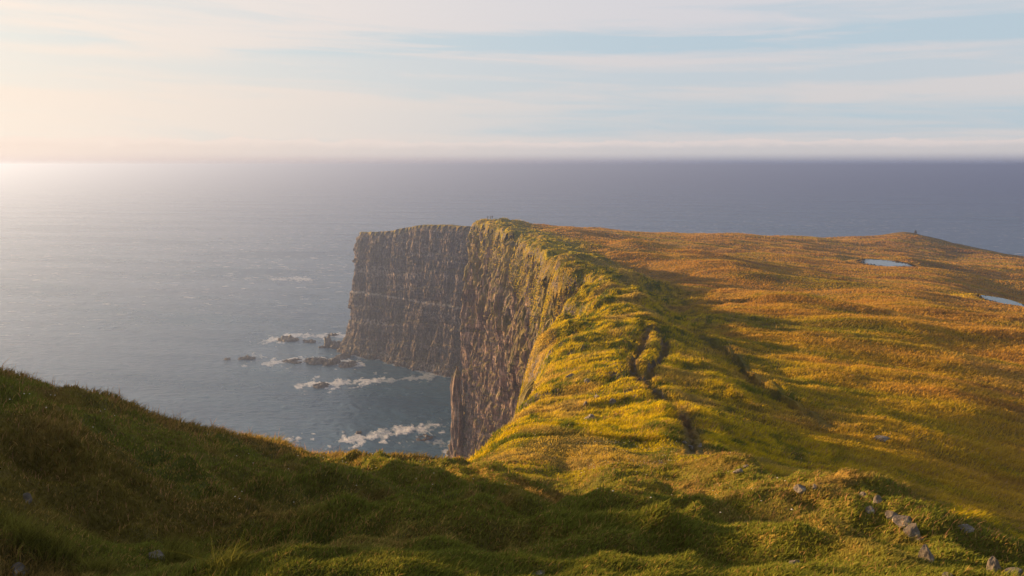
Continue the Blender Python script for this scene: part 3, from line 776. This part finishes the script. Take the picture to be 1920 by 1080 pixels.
def person(loc, rz, coat, lab, arm=0.0):
    r = bpy.data.objects.new('person', None); COL.objects.link(r); r.location = loc; r.rotation_euler = (0, 0, rz)
    tag(r, lab, 'person', 'walkers on the cliff top')
    V = [(0, 0, .95), (0, 0, 1.15), (0, 0, 1.38), (0, 0, 1.50), (0, .01, 1.58), (0, .02, 1.70)]
    E = [(0, 1), (1, 2), (2, 3), (3, 4), (4, 5)]; Rr = [(.15, .11), (.14, .10), (.17, .11), (.06, .06), (.085, .09), (.075, .09)]
    for s in (-1, 1):
        b = len(V)
        V += [(s*.10, 0, .88), (s*.12, .03, .50), (s*.13, -.02, .09), (s*.14, .13, .04)]
        E += [(0, b), (b, b+1), (b+1, b+2), (b+2, b+3)]; Rr += [.095, .065, .045, .04]
        b = len(V)
        V += [(s*.19, 0, 1.40), (s*(.27+arm*.08), 0, 1.13), (s*(.24+arm*.02), .10+arm*.12, .92+arm*.2), (s*.24, .13+arm*.14, .84+arm*.2)]
        E += [(2, b), (b, b+1), (b+1, b+2), (b+2, b+3)]; Rr += [.06, .045, .035, .03]
    skin_mesh('body', V, E, Rr, SKIN, r)
    V = [(0, 0, .98), (0, 0, 1.18), (0, 0, 1.38), (0, 0, 1.47)]; E = [(0, 1), (1, 2), (2, 3)]; Rr = [(.18, .14), (.165, .125), (.19, .13), (.08, .08)]
    for s in (-1, 1):
        b = len(V); V += [(s*.19, 0, 1.40), (s*(.27+arm*.08), 0, 1.13), (s*(.24+arm*.02), .10+arm*.12, .93+arm*.2)]
        E += [(2, b), (b, b+1), (b+1, b+2)]; Rr += [.075, .06, .045]
    skin_mesh('jacket', V, E, Rr, coat, r)
    V = [(0, 0, .95)]; E = []; Rr = [(.165, .12)]
    for s in (-1, 1):
        b = len(V); V += [(s*.10, 0, .86), (s*.12, .03, .50), (s*.13, -.02, .12)]; E += [(0, b), (b, b+1), (b+1, b+2)]; Rr += [.108, .078, .058]
    skin_mesh('trousers', V, E, Rr, TROU, r)
    skin_mesh('hair', [(0, -.02, 1.63), (0, -.015, 1.73)], [(0, 1)], [(.09, .09), (.08, .085)], HAIR, r)
TEAL = simple_mat('teal_jacket', (.010, .075, .085)); GREENJ = simple_mat('green_jacket', (.02, .05, .03)); NAVY = simple_mat('navy_jacket', (.012, .02, .05))
def top_hit(px, Yr):
    """ground where the skyline stands at picture column px"""
    x, y, z = ray(px, 400); h = math.hypot(x, y)
    r = np.linspace(Yr[0], Yr[1], 500); X_ = x/h*r; Y_ = y/h*r; g = hfn(X_, Y_)
    k = np.argmin((H-g)/r); return X_[k], Y_[k], g[k]
for px, rz, coat, lab, arm in ((914.6, .4, GREENJ, 'walker in dark green standing alone at the very edge of the cliff summit', 0),
                          (919.6, 2.6, TEAL, 'walker in a teal jacket, shorter of the pair on the summit', .5),
                          (922.8, 3.4, NAVY, 'taller walker in dark navy beside the one in teal', .2)):
    p = top_hit(px, (385, 412)); person((p[0], p[1], p[2]-.03), rz, coat, lab, arm)
# cairn of piled stones: one thing, stones as parts
cx_, cy_, cz_ = top_hit(1719.5, (400, 640))
cr = bpy.data.objects.new('cairn', None); COL.objects.link(cr); cr.location = (cx_, cy_, cz_-.1)
tag(cr, 'small dark cairn of piled stones on top of the distant grassy knoll', 'cairn')
DARKROCK = rock_mat('dark_stone', (.03, .028, .028), (.10, .09, .085), .15)
lev = [(0, .75, 6), (.42, .58, 5), (.80, .42, 4), (1.15, .28, 3), (1.48, .12, 2), (1.75, 0, 1)]
q = 0
for z_, rad, nst in lev:
    for j in range(nst):
        a = 2*math.pi*j/nst+z_*3; q += 1
        o = rock_obj('cairn_stone', (rad*math.cos(a), rad*math.sin(a), z_+.2), (.42-.07*z_*.8, .36-.06*z_*.8, .27), 900+q, DARKROCK, 2); o.parent = cr

# ------------------------------------------------------------------ grass and flowers
def blades(name, az, lr, length, width, lean, colf, mat, seed, sdmin=-1.0, jitter=.35, maxslope=None):
    r = np.random.default_rng(seed)
    x = np.sin(az)*np.exp(lr); y = np.cos(az)*np.exp(lr); rad = np.exp(lr)
    sd = np.empty(len(x)); o_ = np.lexsort((lr, np.round(az*40)))
    x, y, rad = x[o_], y[o_], rad[o_]; sd = signed_rim(x, y)
    m = sd > sdmin*np.clip(rad/20, .5, 4); x, y, rad, sd = x[m], y[m], rad[m], sd[m]
    m = np.ones(len(x), bool)
    for P_, w_ in ((rutA, .40), (rutB, .40), (scarp, .45)):
        m &= dist_line(x, y, P_)[0] > w_
    x, y, rad, sd = x[m], y[m], rad[m], sd[m]
    z = height(x, y, sd, True)
    n_ = len(x); L = length(x, y, rad, sd)*r.uniform(1-jitter, 1+jitter, n_); w = width(rad)*r.uniform(.7, 1.3, n_)
    wind = np.stack([np.full(n_, .55), np.full(n_, -.35)], 1)+r.normal(0, .55, (n_, 2))
    wind *= lean*L[:, None]; fa = r.uniform(0, np.pi, n_)
    bx, by = np.cos(fa)*w/2, np.sin(fa)*w/2
    B = np.stack([x, y, z-.03*np.minimum(L*4, 1)], 1)
    up = np.zeros((n_, 3)); up[:, 2] = L
    side = np.stack([bx, by, 0*bx], 1); wd = np.c_[wind, np.zeros(n_)]
    Vv = np.empty((n_, 5, 3)); Vv[:, 0] = B-side; Vv[:, 1] = B+side
    mid = B+up*.55+wd*.35; Vv[:, 2] = mid+side*.75; Vv[:, 3] = mid-side*.75; Vv[:, 4] = B+up*.95+wd
    i = np.arange(n_)*5
    Fq = np.stack([i, i+1, i+2, i+3], 1); tri = np.stack([i+3, i+2, i+4], 1)
    c = colf(x, y, z, sd, r); c = np.repeat(c, 5, 0)
    return link_mesh(name, Vv.reshape(-1, 3), Fq, mat, attrs=dict(tint=c), tri=tri, smooth=False)
t = NT('grass_blades'); ac_ = t.attr('tint').outputs['Color']
d_ = t.n('ShaderNodeBsdfDiffuse'); tr = t.n('ShaderNodeBsdfTranslucent'); ms_ = t.n('ShaderNodeMixShader'); ms_.inputs[0].default_value = .42
t.l(ac_, d_.inputs['Color']); t.l(ac_, tr.inputs['Color']); t.l(d_.outputs[0], ms_.inputs[1]); t.l(tr.outputs[0], ms_.inputs[2]); t.l(ms_.outputs[0], t.out.inputs['Surface'])
GRASS = t.m
def gcol(x, y, z, sd, r):
    c = tint(x, y, z, sd)
    rd_ = np.hypot(x, y); lo_ = np.interp(rd_, (25, 70, 150), (.75, .82, .95)); hi_ = np.interp(rd_, (25, 70, 150), (1.5, 1.35, 1.12))
    k = (lo_+(hi_-lo_)*r.uniform(0, 1, len(x)))[:, None]
    dry = (r.uniform(0, 1, len(x)) < .07+.35*sstep(3.5, .5, sd)*(rd_ < 30)+.2*(rd_ < 60)*sstep(.1, .4, fbm(x/2.5, y/2.5, 2, 121)))[:, None]
    c = np.where(dry, np.array((.42, .27, .085))*r.uniform(.7, 1.2, len(x))[:, None], c*k*1.15)
    return np.clip(c, 0, 1)
tuss = lambda x, y: sstep(.05, .5, fbm(x/1.3, y/1.3, 2, 123))
AZR = (math.radians(-35), math.radians(35))
def rnd(n_, a, b, lo, hi, seed):
    r = np.random.default_rng(seed); return r.uniform(a, b, n_), r.uniform(math.log(lo), math.log(hi), n_)
# turf of the near hill
az, lr = rnd(560000, *AZR, 2.6, 38, 301)
g1 = blades('turf_grass', az, lr, lambda x, y, r, sd: (.020+.0026*np.minimum(r, 26))*(1+.9*tuss(x, y))+.10*sstep(2.2, 0, sd)*np.clip(r/20, .3, 1.2),
            lambda r: .0030+.0010*r, .75, gcol, GRASS, 302)
tag(g1, kind='stuff')
# lit spur, crest and the near plateau
az, lr = rnd(330000, math.radians(-6), math.radians(34.5), 34, 175, 303)
g2 = blades('tussock_grass', az, lr, lambda x, y, r, sd: (.16+.0016*r)*(1+.6*tuss(x/3, y/3)), lambda r: .0009*r+.008, .7, gcol, GRASS, 304)
tag(g2, kind='stuff')
az, lr = rnd(380000, math.radians(-3), math.radians(34.5), 90, 520, 321)
g5 = blades('moor_grass', az, lr, lambda x, y, r, sd: (.13+.0005*r)*(1+.8*tuss(x/8, y/8)), lambda r: .0013*r+.01, .8, gcol, GRASS, 322)
tag(g5, kind='stuff')
# tall stalks with seed heads along the rim and by the boulders
az, lr = rnd(9000, *AZR, 7, 30, 305)
g3 = blades('seed_stalks', az, lr, lambda x, y, r, sd: .05+.004*r+.20*sstep(2.5, 0, sd)*np.clip(r/16, .3, 1.2)+.05*tuss(x, y), lambda r: .002+.0007*r, .5,
            lambda x, y, z, sd, r: np.clip(np.array((.40, .22, .10))*r.uniform(.6, 1.3, (len(x), 1)), 0, 1), GRASS, 306)
tag(g3, kind='stuff')
# clumps of long bright grass in the near left corner
cl = [(40, 1010), (70, 1025), (20, 1000), (110, 1040), (318, 1062), (345, 1060), (330, 1035), (175, 1075), (415, 1070)]
ca, cl_ = [], []
rc2 = np.random.default_rng(307)
for px, py in cl:
    p = hit(px, py, 2, 30, hfn); k = 260
    qx = p[0]+rc2.normal(0, .045, k); qy = p[1]+rc2.normal(0, .045, k)
    ca.append(np.arctan2(qx, qy)); cl_.append(np.log(np.hypot(qx, qy)))
g4 = blades('long_grass', np.concatenate(ca), np.concatenate(cl_), lambda x, y, r, sd: .13+0*x, lambda r: .0045+0*r, .9,
            lambda x, y, z, sd, r: np.clip(np.array((.17, .16, .03))*r.uniform(.6, 1.5, (len(x), 1)), 0, 1), GRASS, 308, jitter=.5)
tag(g4, kind='stuff')
# small pale flower heads
def flowers():
    r = np.random.default_rng(311); V = []; Fq = []; 
    for (pa, pb, qa, qb, n_) in ((1080, 1270, 835, 905, 240), (950, 1150, 790, 850, 80), (420, 1100, 850, 980, 120), (0, 420, 720, 860, 50), (1100, 1500, 930, 1060, 70), (1300, 1560, 860, 1000, 60), (1180, 1300, 960, 1000, 20)):
        for _ in range(n_//2):
            p = hit(r.uniform(pa, pb), r.uniform(qa, qb), 3, 80)
            d = math.hypot(p[0], p[1]); V.append((p[0], p[1], d))
    V = np.array(V); z = height(V[:, 0], V[:, 1])
    P = np.c_[V[:, :2], z+.10+.004*V[:, 2]]; s = .007+.00036*V[:, 2]
    O = np.array([(1, 0, 0), (-1, 0, 0), (0, 1, 0), (0, -1, 0), (0, 0, .6), (0, 0, -.6)])
    vv = (P[:, None]+O[None]*s[:, None, None]).reshape(-1, 3)
    T = np.array([(4, 0, 2), (4, 2, 1), (4, 1, 3), (4, 3, 0), (5, 2, 0), (5, 1, 2), (5, 3, 1), (5, 0, 3)])
    ff = (np.arange(len(P))[:, None, None]*6+T[None]).reshape(-1, 3)
    o = link_mesh('wildflowers', vv, ff, simple_mat('petals', (.62, .56, .45)), smooth=False); tag(o, kind='stuff')
flowers()

# ------------------------------------------------------------------ haze
HAZE_D = 0.00050
hb = 130000.0; top = H+6; bot = -8
vs = [(x, y, z) for z in (bot, top) for x, y in ((-hb, -hb), (hb, -hb), (hb, hb), (-hb, hb))]
me = bpy.data.meshes.new('haze'); me.from_pydata(vs, [], [(0, 3, 2, 1), (4, 5, 6, 7), (0, 1, 5, 4), (1, 2, 6, 5), (2, 3, 7, 6), (3, 0, 4, 7)])
hz = bpy.data.objects.new('haze', me); COL.objects.link(hz); tag(hz, kind='stuff')
hm = bpy.data.materials.new('sea_haze'); hm.use_nodes = True; nt = hm.node_tree; nt.nodes.clear()
o_ = nt.nodes.new('ShaderNodeOutputMaterial'); pv = nt.nodes.new('ShaderNodeVolumePrincipled')
pv.inputs['Color'].default_value = (.285, .385, .69, 1); pv.inputs['Density'].default_value = HAZE_D; pv.inputs['Anisotropy'].default_value = .56
pv.inputs['Density Attribute'].default_value = ''; pv.inputs['Temperature Attribute'].default_value = ''
nt.links.new(pv.outputs[0], o_.inputs['Volume']); me.materials.append(hm)

# ------------------------------------------------------------------ light
su = bpy.data.lights.new('sun', 'SUN'); su.energy = 5.0; su.angle = R_(.6); su.color = (1.0, .62, .27)
so = bpy.data.objects.new('sun', su); COL.objects.link(so)
sd_ = Vector((sdx*math.cos(SUN_EL), sdy*math.cos(SUN_EL), math.sin(SUN_EL)))
so.rotation_euler = sd_.to_track_quat('Z', 'Y').to_euler(); so.location = (-200, 200, 300)

w = bpy.data.worlds.new('World'); S.world = w; w.use_nodes = True; nt = w.node_tree; nt.nodes.clear()
N = nt.nodes.new; Lk = nt.links.new
wo = N('ShaderNodeOutputWorld'); bg = N('ShaderNodeBackground'); bg.inputs['Strength'].default_value = .0485
sky = N('ShaderNodeTexSky'); sky.sky_type = 'NISHITA'; sky.sun_disc = False; sky.sun_elevation = SUN_EL
sky.sun_rotation = SUN_AZ % (2*math.pi); sky.altitude = 100; sky.air_density = 1.0; sky.dust_density = 1.6; sky.ozone_density = 1.0
tc = N('ShaderNodeTexCoord'); sx = N('ShaderNodeSeparateXYZ'); Lk(tc.outputs['Generated'], sx.inputs[0])
def M(op, a, b=0.0, clamp=False):
    x = N('ShaderNodeMath'); x.operation = op; x.use_clamp = clamp
    for k, v in ((0, a), (1, b)):
        if hasattr(v, 'links'): Lk(v, x.inputs[k])
        else: x.inputs[k].default_value = v
    return x.outputs[0]
def MR(v, a, b, c=0.0, d=1.0, smooth=True):
    x = N('ShaderNodeMapRange'); x.interpolation_type = 'SMOOTHSTEP' if smooth else 'LINEAR'
    Lk(v, x.inputs['Value'])
    for k, q_ in zip(('From Min', 'From Max', 'To Min', 'To Max'), (a, b, c, d)): x.inputs[k].default_value = q_
    return x.outputs[0]
def MIX(f, a, b, mode='MIX'):
    x = N('ShaderNodeMix'); x.data_type = 'RGBA'; x.blend_type = mode
    for k, v in ((0, f), (6, a), (7, b)):
        if hasattr(v, 'links'): Lk(v, x.inputs[k])
        else: x.inputs[k].default_value = (*v, 1) if hasattr(v, '__len__') else v
    return x.outputs[2]
azn = M('ARCTAN2', sx.outputs[0], sx.outputs[1]); el = M('ARCSINE', sx.outputs[2])
def skynoise(sa, se, ofs, det=4, rough=.55, dist=0.0, shear=0.0):
    cb = N('ShaderNodeCombineXYZ')
    Lk(M('MULTIPLY', azn, sa), cb.inputs[0]); Lk(M('MULTIPLY', M('ADD', el, M('MULTIPLY', azn, shear)), se), cb.inputs[1]); cb.inputs[2].default_value = ofs
    q_ = N('ShaderNodeTexNoise'); q_.inputs['Scale'].default_value = 1; q_.inputs['Detail'].default_value = det; q_.inputs['Roughness'].default_value = rough; q_.inputs['Distortion'].default_value = dist
    Lk(cb.outputs[0], q_.inputs['Vector']); return q_.outputs['Fac']
dt = N('ShaderNodeVectorMath'); dt.operation = 'DOT_PRODUCT'; Lk(tc.outputs['Generated'], dt.inputs[0]); dt.inputs[1].default_value = sd_
glow = M('POWER', MR(dt.outputs['Value'], .2, 1.0, 0, 1, False), 2.0)
glowL = M('POWER', MR(dt.outputs['Value'], .2, 1.0, 0, 1, False), 1.25)
# thin high cloud in soft level bands; blue shows in the gaps
bands = M('ADD', M('MULTIPLY', skynoise(1.3, 24, 3.1, 5, .5, .5, .03), .7), M('MULTIPLY', skynoise(5, 60, 8.4, 5, .62, .8, .03), .3))
cover = MR(bands, .42, .57, .35, 1.0)
gapband = M('MULTIPLY', MR(el, R_(7.0), R_(7.8)), MR(el, R_(9.4), R_(8.4)))
cover = M('SUBTRACT', cover, M('MULTIPLY', gapband, MR(bands, .60, .42, .08, .55)), True)
lowgap = M('MULTIPLY', MR(el, R_(1.9), R_(2.4)), MR(el, R_(4.4), R_(3.4)))
cover = M('SUBTRACT', cover, M('MULTIPLY', lowgap, MR(azn, -.3, .2, .05, .35)), True)
cloud_c = MIX(glow, (5.25, 5.2, 5.5), (8.8, 7.4, 6.1))
cloud_c = MIX(MR(el, R_(12), R_(3), 0, .5), cloud_c, MIX(glow, (5.3, 4.95, 4.6), (8.9, 7.1, 5.4)))
blue = MIX(glow, (4.1, 5.0, 5.7), (7.5, 7.0, 6.3))
blue = MIX(.12, blue, sky.outputs[0])
c_ = MIX(cover, blue, cloud_c)
# bank of low cloud on the horizon with a puffy upper edge
edge = M('ADD', el, M('MULTIPLY', M('SUBTRACT', skynoise(22, 60, 5.5, 5, .62), .5), -.020))
edge = M('ADD', edge, M('MULTIPLY', M('SUBTRACT', skynoise(3, 1, 1.5, 2, .5), .5), -.010))
bank = MR(edge, R_(1.78), R_(1.62))
rimb = M('MULTIPLY', bank, MR(edge, R_(1.1), R_(1.6)))
bank_c = MIX(glow, (5.0, 4.75, 4.75), (8.7, 6.7, 5.3))
bank_c = MIX(MR(el, R_(.9), R_(-.05), 0, 1.0), bank_c, MIX(glowL, (1.9, 2.0, 2.9), (7.6, 5.7, 4.8)))
c_ = MIX(M('MULTIPLY', bank, .92), c_, bank_c)
c_ = MIX(M('MULTIPLY', rimb, .65), c_, MIX(glow, (6.4, 5.6, 5.3), (8.6, 7.0, 5.7)))
# the dome overhead stays clear sky
c_ = MIX(MR(el, R_(30), R_(75), 0, .9), c_, sky.outputs[0])
Lk(c_, bg.inputs['Color']); Lk(bg.outputs[0], wo.inputs['Surface'])

S.view_settings.view_transform = 'Standard'; S.view_settings.look = 'None'; S.view_settings.exposure = 1.4; S.view_settings.gamma = 1
cy = S.cycles; cy.max_bounces = 6; cy.diffuse_bounces = 3; cy.glossy_bounces = 2; cy.transmission_bounces = 2; cy.volume_bounces = 0; cy.caustics_reflective = False; cy.caustics_refractive = False
cy.use_denoising = True
